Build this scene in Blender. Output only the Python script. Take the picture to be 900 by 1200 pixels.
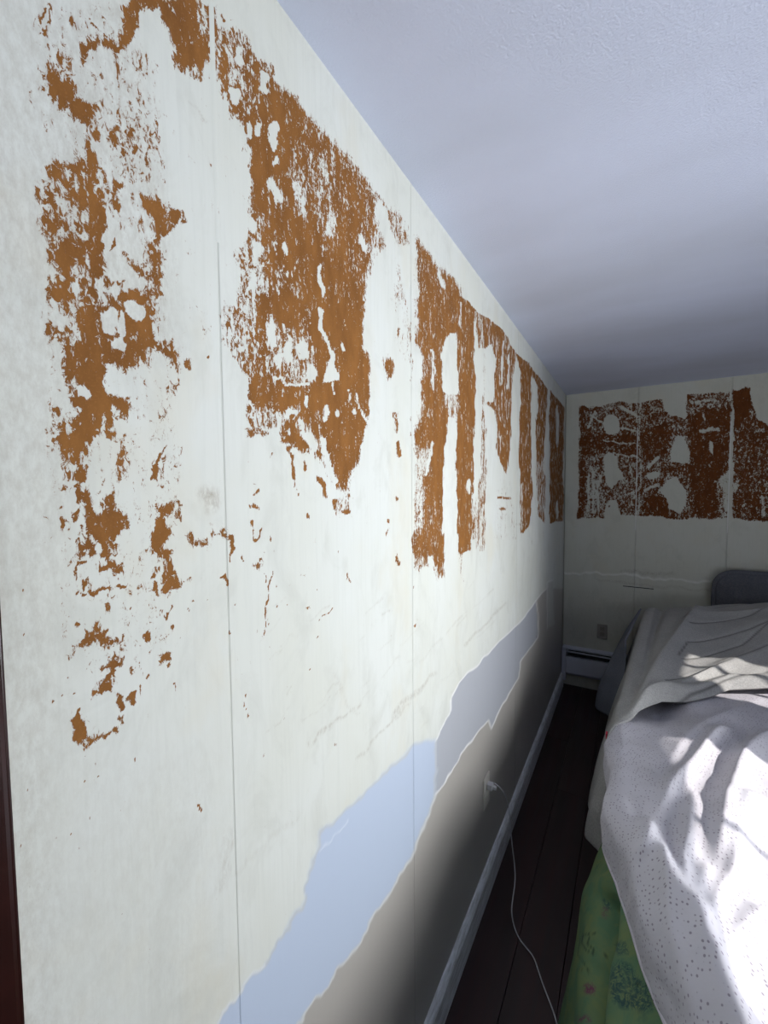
import bpy, bmesh, math, random
import numpy as np
from mathutils import Vector, Matrix
random.seed(4)
for o in list(bpy.data.objects): bpy.data.objects.remove(o)
C = bpy.context.scene.collection
sc = bpy.context.scene

# ------------------------------------------------------------------ camera
FPX, YAW, PITCH, ROLL = 496.39, -0.53188, -0.05394, -0.00871
CX, CZ, D, H = 0.4873, 1.64837, 3.769, 2.4
W_, H_ = 900, 1200
fw = Vector((math.sin(YAW)*math.cos(PITCH), math.cos(YAW)*math.cos(PITCH), math.sin(PITCH)))
rt = Vector((math.cos(YAW), -math.sin(YAW), 0)); up = rt.cross(fw)
r2 = math.cos(ROLL)*rt + math.sin(ROLL)*up
u2 = -math.sin(ROLL)*rt + math.cos(ROLL)*up
cam_d = bpy.data.cameras.new('camera'); cam = bpy.data.objects.new('camera', cam_d); C.objects.link(cam)
M = Matrix.Identity(4)
for i in range(3):
    M[i][0] = r2[i]; M[i][1] = u2[i]; M[i][2] = -fw[i]
M[0][3], M[1][3], M[2][3] = CX, 0, CZ
cam.matrix_world = M
cam_d.sensor_fit = 'VERTICAL'; cam_d.sensor_height = 36; cam_d.lens = FPX*36/1200; cam_d.clip_start = 0.02
sc.camera = cam

# ------------------------------------------------------------------ world, lights, exposure
wd = bpy.data.worlds.new('world'); sc.world = wd; wd.use_nodes = True
bg = wd.node_tree.nodes['Background']; bg.inputs[0].default_value = (0.62, 0.74, 1.0, 1); bg.inputs[1].default_value = 1.2
sc.view_settings.view_transform = 'Standard'; sc.view_settings.look = 'None'
sc.view_settings.gamma = 1; sc.view_settings.exposure = -0.05; sc.view_settings.use_curve_mapping = False

def area(name, loc, target, sx, sy, power, col):
    l = bpy.data.lights.new(name, 'AREA'); l.shape = 'RECTANGLE'; l.size = sx; l.size_y = sy
    l.energy = power; l.color = col
    o = bpy.data.objects.new(name, l); C.objects.link(o); o.location = loc
    o.rotation_euler = (Vector(target)-Vector(loc)).to_track_quat('-Z', 'Y').to_euler()
    return o
RX = 2.60     # right wall
WIN = [(0.62, 1.68, 0.80, 2.06), (2.15, 2.50, 0.80, 2.05)]   # y0,y1,z0,z1 of the windows in the right wall
k = area('window_daylight', (RX+0.05, 1.05, 1.42), (0, 0.98, 1.35), 1.0, 1.2, 22.5, (0.95, 0.98, 1.0)); k.data.spread = math.radians(78)
kb = area('back_fill', (1.9, -1.25, 1.3), (1.5, 0.8, 3.0), 1.0, 1.0, 36, (0.80, 0.87, 1.0)); kb.data.spread = math.radians(100)  # added fill lamp behind the viewpoint, aimed up to brighten the ceiling
sun = bpy.data.lights.new('sun', 'SUN'); sun.energy = 5.5; sun.angle = math.radians(0.6); sun.color = (1.0, 0.96, 0.93)
so = bpy.data.objects.new('sun', sun); C.objects.link(so)
SUN_DIR = Vector((-1.0, 0.16, -0.66))
so.rotation_euler = SUN_DIR.to_track_quat('-Z', 'Y').to_euler(); so.location = (6, -1, 6)

# ------------------------------------------------------------------ helpers
def hit(x, y, ax, val):
    d = r2*((x-450)/FPX) - u2*((y-600)/FPX) + fw
    c = Vector((CX, 0, CZ)); return c + d*((val-c[ax])/d[ax])
def project(P):
    P = P - np.array([CX, 0, CZ]); z = P@np.array(fw); z = np.where(z < .02, .02, z)
    return 450+FPX*(P@np.array(r2))/z, 600-FPX*(P@np.array(u2))/z
def rgb(r, g, b):
    f = lambda v: (v/255/12.92) if v/255 <= .04045 else ((v/255+.055)/1.055)**2.4
    return (f(r), f(g), f(b), 1)
class NT:
    def __init__(s, name):
        s.m = bpy.data.materials.new(name); s.m.use_nodes = True; s.t = s.m.node_tree
        s.b = s.t.nodes['Principled BSDF']
    def n(s, typ, **kw):
        o = s.t.nodes.new(typ)
        for k, v in kw.items():
            if k.startswith('_'): setattr(o, k[1:], v)
        return o
    def set(s, sock, v):
        if hasattr(v, 'is_output') or isinstance(v, bpy.types.NodeSocket): s.t.links.new(v, sock)
        else: sock.default_value = v
    def math(s, op, a, b=0.0, c=0.0, clamp=False):
        o = s.t.nodes.new('ShaderNodeMath'); o.operation = op; o.use_clamp = clamp
        s.set(o.inputs[0], a); s.set(o.inputs[1], b); s.set(o.inputs[2], c); return o.outputs[0]
    def coord(s, scale=(1, 1, 1), kind='Object', rot=(0, 0, 0)):
        t = s.t.nodes.new('ShaderNodeTexCoord'); m = s.t.nodes.new('ShaderNodeMapping')
        s.t.links.new(t.outputs[kind], m.inputs[0]); m.inputs['Scale'].default_value = scale; m.inputs['Rotation'].default_value = rot
        return m.outputs[0]
    def noise(s, vec, scale=1, detail=3, rough=.5, dist=0):
        o = s.t.nodes.new('ShaderNodeTexNoise'); s.t.links.new(vec, o.inputs['Vector'])
        o.inputs['Scale'].default_value = scale; o.inputs['Detail'].default_value = detail
        o.inputs['Roughness'].default_value = rough; o.inputs['Distortion'].default_value = dist; return o.outputs[0]
    def ramp(s, v, a, b):     # linear 0..1 between a and b
        o = s.t.nodes.new('ShaderNodeMapRange'); s.set(o.inputs[0], v); s.set(o.inputs[1], a); s.set(o.inputs[2], b)
        return o.outputs[0]
    def mix(s, f, a, b, mode='MIX'):
        o = s.t.nodes.new('ShaderNodeMix'); o.data_type = 'RGBA'; o.blend_type = mode
        s.set(o.inputs[0], f); s.set(o.inputs[6], a); s.set(o.inputs[7], b); return o.outputs[2]
    def attr(s, name):
        o = s.t.nodes.new('ShaderNodeAttribute'); o.attribute_name = name; return o
    def sep(s, v):
        o = s.t.nodes.new('ShaderNodeSeparateColor'); s.t.links.new(v, o.inputs[0]); return o.outputs
    def bump(s, h, strength=.3, dist=.002):
        o = s.t.nodes.new('ShaderNodeBump'); s.set(o.inputs['Height'], h); o.inputs['Strength'].default_value = strength
        o.inputs['Distance'].default_value = dist; s.t.links.new(o.outputs[0], s.b.inputs['Normal'])
    def color(s, v): s.set(s.b.inputs['Base Color'], v)
    def rough(s, v): s.set(s.b.inputs['Roughness'], v)

def mesh_obj(name, verts, faces, mat, parent=None, smooth=False):
    me = bpy.data.meshes.new(name); me.from_pydata([tuple(v) for v in verts], [], faces)
    me.materials.append(mat)
    if smooth: me.polygons.foreach_set('use_smooth', [True]*len(me.polygons))
    me.update(); o = bpy.data.objects.new(name, me); C.objects.link(o)
    if parent: o.parent = parent
    return o
def bm_obj(name, bm, mat, parent=None, smooth=False):
    me = bpy.data.meshes.new(name); bm.normal_update(); bm.to_mesh(me); bm.free(); me.materials.append(mat)
    if smooth: me.polygons.foreach_set('use_smooth', [True]*len(me.polygons))
    o = bpy.data.objects.new(name, me); C.objects.link(o)
    if parent: o.parent = parent
    return o
def box(bm, x0, x1, y0, y1, z0, z1, bev=0):
    r = bmesh.ops.create_cube(bm, size=1); vs = r['verts']
    for v in vs:
        v.co = Vector((x0+(v.co.x+.5)*(x1-x0), y0+(v.co.y+.5)*(y1-y0), z0+(v.co.z+.5)*(z1-z0)))
    if bev:
        es = list({e for v in vs for e in v.link_edges})
        bmesh.ops.bevel(bm, geom=es, offset=bev, segments=2, affect='EDGES', profile=.6)
def box_obj(name, b, mat, parent=None, bev=0):
    bm = bmesh.new(); box(bm, *b, bev); return bm_obj(name, bm, mat, parent)
def empty(name, loc, label=None, cat=None, group=None):
    o = bpy.data.objects.new(name, None); C.objects.link(o); o.location = loc; o.empty_display_size = .1
    if label: o['label'] = label
    if cat: o['category'] = cat
    if group: o['group'] = group
    return o
def struct(o, label=None, cat='wall'):
    o['kind'] = 'structure'
    if label: o['label'] = label
    o['category'] = cat
    return o
def tag(o, label, cat):
    o['label'] = label; o['category'] = cat; return o
def keep_parent(o, p):
    o.parent = p; o.matrix_parent_inverse = Matrix.Translation(p.location).inverted()
def grid_mesh(name, P, mat, parent=None, smooth=True, attrs=None, uv=None):
    n, m = P.shape[:2]
    idx = np.arange(n*m).reshape(n, m)
    f = np.stack([idx[:-1, :-1], idx[1:, :-1], idx[1:, 1:], idx[:-1, 1:]], -1).reshape(-1, 4)
    me = bpy.data.meshes.new(name); me.vertices.add(n*m); me.vertices.foreach_set('co', P.reshape(-1).astype(np.float32))
    me.loops.add(f.size); me.loops.foreach_set('vertex_index', f.reshape(-1).astype(np.int32))
    me.polygons.add(len(f)); me.polygons.foreach_set('loop_start', np.arange(0, f.size, 4, dtype=np.int32))
    me.polygons.foreach_set('loop_total', np.full(len(f), 4, np.int32))
    me.update(calc_edges=True)
    if smooth: me.polygons.foreach_set('use_smooth', [True]*len(f))
    for k, a in (attrs or {}).items():
        at = me.attributes.new(k, 'FLOAT_COLOR', 'POINT'); at.data.foreach_set('color', a.reshape(-1).astype(np.float32))
    if uv is not None:
        l = me.uv_layers.new(name='UVMap'); l.data.foreach_set('uv', uv.reshape(-1, 2)[f.reshape(-1)].reshape(-1).astype(np.float32))
    me.materials.append(mat); me.validate()
    o = bpy.data.objects.new(name, me); C.objects.link(o)
    if parent: o.parent = parent
    return o
def sm(x, a, b):
    t = np.clip((x-a)/(b-a), 0, 1); return t*t*(3-2*t)

# ---- a wear map: polygons and strokes drawn on the wall (traced in image pixels, stored per wall vertex)
def pn(x, y, seed, f, n=10):
    r = np.random.RandomState(seed); o = np.zeros(x.shape)
    for i in range(n):
        a = r.uniform(0, 6.28); k = f*r.uniform(.5, 1.8); o += np.sin(k*(x*np.cos(a)+y*np.sin(a)*.7)+r.uniform(0, 6.28))
    return o/np.sqrt(n)
class Wear:
    def __init__(s, P, warp=0):
        s.x, s.y = project(P); s.shape = s.x.shape; s.v = {}
        if warp:
            x, y = s.x.copy(), s.y.copy(); k = np.clip((700-x)/350, .25, 1)*warp
            s.x = x + k*(1.6*pn(x, y, 1, .35)+2.2*pn(x, y, 2, .12)); s.y = y + k*(2.2*pn(x, y, 3, .30)+3.0*pn(x, y, 4, .10))
    def ch(s, k):
        if k not in s.v: s.v[k] = np.zeros(s.shape)
        return s.v[k]
    def _seg(s, pts, m, closed):
        X, Y = s.x[m], s.y[m]; dm = np.full(X.shape, 1e9); n = len(pts)
        for i in range(n if closed else n-1):
            ax, ay = pts[i]; bx, by = pts[(i+1) % n]; dx, dy = bx-ax, by-ay; L = dx*dx+dy*dy+1e-9
            t = np.clip(((X-ax)*dx+(Y-ay)*dy)/L, 0, 1)
            dm = np.minimum(dm, np.hypot(X-ax-t*dx, Y-ay-t*dy))
        return dm
    def poly(s, k, pts, d, feather=3.0):
        a = s.ch(k); px = [p[0] for p in pts]; py = [p[1] for p in pts]; F = feather
        m = (s.x > min(px)-F) & (s.x < max(px)+F) & (s.y > min(py)-F) & (s.y < max(py)+F)
        if not m.any(): return
        X, Y = s.x[m], s.y[m]; ins = np.zeros(X.shape, bool); n = len(pts)
        for i in range(n):
            ax, ay = pts[i]; bx, by = pts[(i+1) % n]
            if ay == by: continue
            c = ((ay > Y) != (by > Y)) & (X < (bx-ax)*(Y-ay)/(by-ay)+ax); ins ^= c
        dm = s._seg(pts, m, True); sd = np.where(ins, dm, -dm)
        w = np.clip((sd+F*.5)/F, 0, 1); a[m] = a[m]*(1-w)+d*w
    def ell(s, k, cx, cy, rx, ry, d, feather=2.0, rot=0, n=14):
        c, q = math.cos(rot), math.sin(rot)
        s.poly(k, [(cx+rx*math.cos(t)*c-ry*math.sin(t)*q, cy+rx*math.cos(t)*q+ry*math.sin(t)*c) for t in [2*math.pi*i/n for i in range(n)]], d, feather)
    def stroke(s, k, pts, w, d, feather=1.2):
        a = s.ch(k); px = [p[0] for p in pts]; py = [p[1] for p in pts]; F = w/2+feather
        m = (s.x > min(px)-F) & (s.x < max(px)+F) & (s.y > min(py)-F) & (s.y < max(py)+F)
        if not m.any(): return
        dm = s._seg(pts, m, False); q = np.clip((w/2+feather*.5-dm)/feather, 0, 1); a[m] = a[m]*(1-q)+d*q
    def block(s, ox, oy, sc_, items, feather=11.0, cap=1.0):
        T = lambda pts: [(ox+x*sc_, oy+y*sc_) for x, y in pts]
        for it in items:
            t = it[0]
            if it[1] > .7: it = (it[0], .7+(it[1]-.7)*cap)+it[2:]
            if t == 'p':
                q = T(it[2]); dim = min(max(a for a, b in q)-min(a for a, b in q), max(b for a, b in q)-min(b for a, b in q))
                s.poly('flake', q, it[1], it[3] if len(it) > 3 else min(feather, .4*dim))
            elif t == 'e': s.ell('flake', ox+it[2]*sc_, oy+it[3]*sc_, it[4]*sc_, it[5]*sc_, it[1], it[6] if len(it) > 6 else 2.0, it[7] if len(it) > 7 else 0)
            elif t == 's': s.stroke('flake', T(it[2]), it[3]*sc_, it[1])

# ------------------------------------------------------------------ materials
def flat(name, col, rough=.5, bump=None, var=0.0, vscale=8):
    m = NT(name); c = m.coord((1, 1, 1))
    if var: m.color(m.mix(m.ramp(m.noise(c, vscale, 4), .3, .7), col, tuple(v*(1-var) for v in col[:3])+(1,)))
    else: m.color(col)
    m.rough(rough)
    if bump: m.bump(m.noise(c, bump[0], 3), bump[1], bump[2])
    return m.m

def wall_material(name, plaster, brown, far=False):
    m = NT(name)
    w = m.sep(m.attr('wear').outputs[0]); k = m.sep(m.attr('marks').outputs[0])
    flake, lav, mid = w[0], w[1], w[2]; line, dirt_shade, low = k[0], k[1], k[2]
    hx = 1 if not far else 1
    A = m.noise(m.coord((190, 175, 105) if not far else (110, 110, 90)), 1, 5, .74, .9)
    B = m.noise(m.coord((160, 150, 14) if not far else (70, 90, 30), rot=(0, 0, 0)), 1, 3, .6, .3)
    Cn = m.noise(m.coord((52, 50, 30)), 1, 3, .6, .9)
    n = m.math('ADD', m.math('ADD', m.math('MULTIPLY', A, .54), m.math('MULTIPLY', B, .20)), m.math('MULTIPLY', Cn, .26))
    sx = m.t.nodes.new('ShaderNodeSeparateXYZ'); m.t.links.new(m.coord(), sx.inputs[0])
    wide = m.math('MULTIPLY', m.ramp(sx.outputs[1], .75, 2.0), .75 if not far else 0.0)
    Dn = m.noise(m.coord((40, 42, 16)), 1, 5, .72, .5)
    n = m.math('ADD', m.math('MULTIPLY', n, m.math('SUBTRACT', 1.0, wide)), m.math('MULTIPLY', Dn, wide))
    thr = m.math('MULTIPLY_ADD', flake, -.28, .66)
    s = m.math('SUBTRACT', n, thr)
    mask = m.ramp(s, -.004, .010)
    halo = m.math('SUBTRACT', m.ramp(s, -.035, -.004), mask)   # torn paper lip round each flake
    # plaster with brush streaks and blotches
    st = m.noise(m.coord((130, 130, 5)), 1, 5, .7, .4)
    bl = m.noise(m.coord((3.2, 3.2, 2.2)), 1, 4, .6)
    fine = m.noise(m.coord((420, 420, 420)), 1, 2, .5)
    pc = m.mix(m.ramp(bl, .35, .65), plaster, tuple(a*b for a, b in zip(plaster, (.95, .94, .90, 1))))
    pc = m.mix(m.math('MULTIPLY', m.ramp(st, .48, .75), .30), pc, tuple(a*b for a, b in zip(plaster, (.80, .80, .78, 1))))
    bl2 = m.noise(m.coord((11, 11, 6)), 1, 5, .68, .6)
    pc = m.mix(m.math('MULTIPLY', m.ramp(bl2, .50, .72), .55), pc, tuple(a*b for a, b in zip(plaster, (.78, .77, .74, 1))))
    pc = m.mix(m.math('MULTIPLY', m.ramp(m.noise(m.coord((5, 5, 3)), 1, 4, .6), .55, .68), .5), pc, tuple(a*b for a, b in zip(plaster, (.96, .90, .80, 1))))
    pc = m.mix(m.math('MULTIPLY', dirt_shade, m.ramp(m.noise(m.coord((130, 130, 60)), 1, 4, .75), .38, .66)), pc, rgb(150, 140, 126))
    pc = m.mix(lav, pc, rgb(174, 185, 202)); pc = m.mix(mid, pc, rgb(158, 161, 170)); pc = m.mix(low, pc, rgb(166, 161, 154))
    pc = m.mix(m.math('MULTIPLY', line, .62), pc, rgb(244, 243, 240))
    bn = m.noise(m.coord((30, 30, 12)), 1, 4, .6)
    bc = m.mix(m.ramp(bn, .35, .65), brown, tuple(a*b for a, b in zip(brown, (.72, .70, .72, 1))))
    bc = m.mix(m.math('MULTIPLY', m.ramp(fine, .55, .7), .25), bc, tuple(a*1.5 for a in brown[:3])+(1,))
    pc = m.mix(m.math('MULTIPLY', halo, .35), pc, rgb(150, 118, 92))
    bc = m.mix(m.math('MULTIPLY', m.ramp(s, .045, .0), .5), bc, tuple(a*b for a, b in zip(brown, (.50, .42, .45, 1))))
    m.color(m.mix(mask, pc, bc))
    rr = m.math('MULTIPLY_ADD', mask, .2, .62)
    rr = m.math('SUBTRACT', rr, m.math('MULTIPLY', low, .25)); m.rough(rr); m.set(m.b.inputs['Specular IOR Level'], m.math('MULTIPLY_ADD', mask, -.15, .25))
    h = m.math('SUBTRACT', m.math('MULTIPLY', st, .22), m.math('MULTIPLY', mask, .8))
    h = m.math('ADD', h, m.math('MULTIPLY', fine, .12)); h = m.math('ADD', h, m.math('MULTIPLY', line, 1.0))
    h = m.math('ADD', h, m.math('MULTIPLY', bl, 1.5))
    m.bump(h, .35, .0012)
    return m.m
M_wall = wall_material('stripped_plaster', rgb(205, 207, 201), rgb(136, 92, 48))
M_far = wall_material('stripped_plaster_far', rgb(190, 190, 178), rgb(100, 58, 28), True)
def ceil_mat():
    m = NT('ceiling_paint'); n1 = m.noise(m.coord((1, 1, 1)), 210, 3, .6); n2 = m.noise(m.coord((1.2, 2.5, 1)), 1, 3, .5)
    m.color(m.mix(m.ramp(n2, .35, .7), rgb(214, 220, 238), rgb(202, 207, 222))); m.rough(.6)
    m.bump(m.math('ADD', n1, m.math('MULTIPLY', n2, .1)), .5, .0025); return m.m
M_ceil = ceil_mat()
M_back = flat('joint_shadow', rgb(70, 62, 55), .9)
M_room = flat('papered_wall', rgb(112, 98, 84), .8)
M_white = flat('painted_wall', rgb(205, 204, 196), .6, (120, .1, .001), .06, 4)
def base_mat():
    m = NT('baseboard_paint'); n = m.noise(m.coord((90, 14, 90)), 1, 4, .65)
    m.color(m.mix(m.ramp(n, .4, .68), rgb(226, 228, 232), rgb(178, 177, 176))); m.rough(.45); m.bump(n, .3, .001); return m.m
M_base = base_mat()
def floor_mat():
    m = NT('mahogany_floor'); c = m.coord((34, 2.2, 10)); n = m.noise(c, 1, 5, .65, .6); n2 = m.noise(m.coord((3, 1, 1)), 3, 3)
    col = m.mix(m.ramp(n, .35, .7), rgb(38, 16, 20), rgb(56, 24, 24)); m.color(m.mix(m.ramp(n2, .4, .7), col, rgb(24, 11, 12)))
    m.rough(m.ramp(n, -.6, 1.6)); m.bump(n, .15, .001); m.b.inputs['Coat Weight'].default_value = .2; m.b.inputs['Coat Roughness'].default_value = .3
    return m.m
M_floor = floor_mat()
M_casing = flat('mahogany_casing', rgb(44, 18, 14), .25, (60, .2, .001), .4, 30)
M_heater = flat('heater_enamel', rgb(196, 199, 208), .45, (40, .1, .001), .1, 6)
M_dark = flat('dark_slot', rgb(14, 14, 16), .8)
M_plate = flat('ivory_plastic', rgb(198, 194, 184), .35)
M_cord = flat('grey_cord', rgb(186, 186, 190), .4)
M_mattress = flat('mattress_ticking', rgb(188, 186, 182), .9, (200, .2, .001))
M_frame = flat('bed_frame_wood', rgb(52, 34, 26), .5, (50, .2, .001), .3, 12)
def knit(name, col, col2, sx=170, bd=.0012):
    m = NT(name); a = m.noise(m.coord((sx, sx, sx)), 1, 3, .6); b = m.noise(m.coord((9, 9, 9)), 1, 3, .5)
    c = m.mix(m.ramp(a, .35, .68), col, col2); c = m.mix(m.math('MULTIPLY', m.ramp(b, .4, .65), .3), c, tuple(v*.8 for v in col[:3])+(1,))
    st = m.sep(m.attr('stitch').outputs[0])
    c = m.mix(st[0], c, tuple(v*.3 for v in col[:3])+(1,))
    m.color(c); m.rough(.92); m.bump(a, .5, bd); return m.m
M_blanket = knit('heather_grey_quilt', rgb(158, 157, 153), rgb(186, 184, 180))
M_spread = knit('blue_grey_spread', rgb(112, 116, 126), rgb(130, 133, 142))
M_headb = knit('charcoal_upholstery', rgb(80, 82, 88), rgb(98, 99, 104), 120)
def sheet_mat():
    m = NT('dotted_sheet'); v = m.t.nodes.new('ShaderNodeTexVoronoi'); v.inputs["Randomness"].default_value = .45
    m.t.links.new(m.coord((112, 90, 1), 'UV', (0, 0, .5)), v.inputs['Vector']); v.inputs['Scale'].default_value = 1
    d = m.ramp(v.outputs['Distance'], .27, .17)
    n = m.noise(m.coord((6, 6, 1), 'UV'), 1, 3)
    base = m.mix(m.ramp(n, .35, .65), rgb(203, 200, 206), rgb(194, 191, 196))
    m.color(m.mix(m.math('MULTIPLY', d, .75), base, rgb(120, 108, 122))); m.rough(.85)
    w = m.noise(m.coord((40, 26, 1), 'UV'), 1, 4, .6); m.bump(w, .25, .004); return m.m
M_sheet = sheet_mat()
def green_mat():
    m = NT('green_floral_comforter'); k = m.sep(m.attr('ink').outputs[0])
    n = m.noise(m.coord((14, 14, 14)), 1, 4, .6, .6); wv = m.noise(m.coord((70, 70, 30)), 1, 4, .7, 2.5)
    g = m.mix(m.ramp(n, .38, .62), rgb(88, 122, 90), rgb(112, 130, 84))
    ink = m.math('MULTIPLY', k[0], m.ramp(wv, .62, .45)); g = m.mix(ink, g, rgb(44, 74, 74))
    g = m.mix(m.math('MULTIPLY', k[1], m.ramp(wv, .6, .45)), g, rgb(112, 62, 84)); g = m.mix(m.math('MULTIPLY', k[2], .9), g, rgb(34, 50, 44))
    g = m.mix(m.math('MULTIPLY', m.ramp(m.noise(m.coord((9, 9, 5)), 1, 4, .6, 1.5), .6, .68), .35), g, rgb(60, 88, 76))
    m.color(g); m.rough(.85); m.bump(wv, .12, .002); return m.m
M_green = green_mat()
M_red = flat('red_tag', rgb(214, 70, 84), .8)

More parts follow.
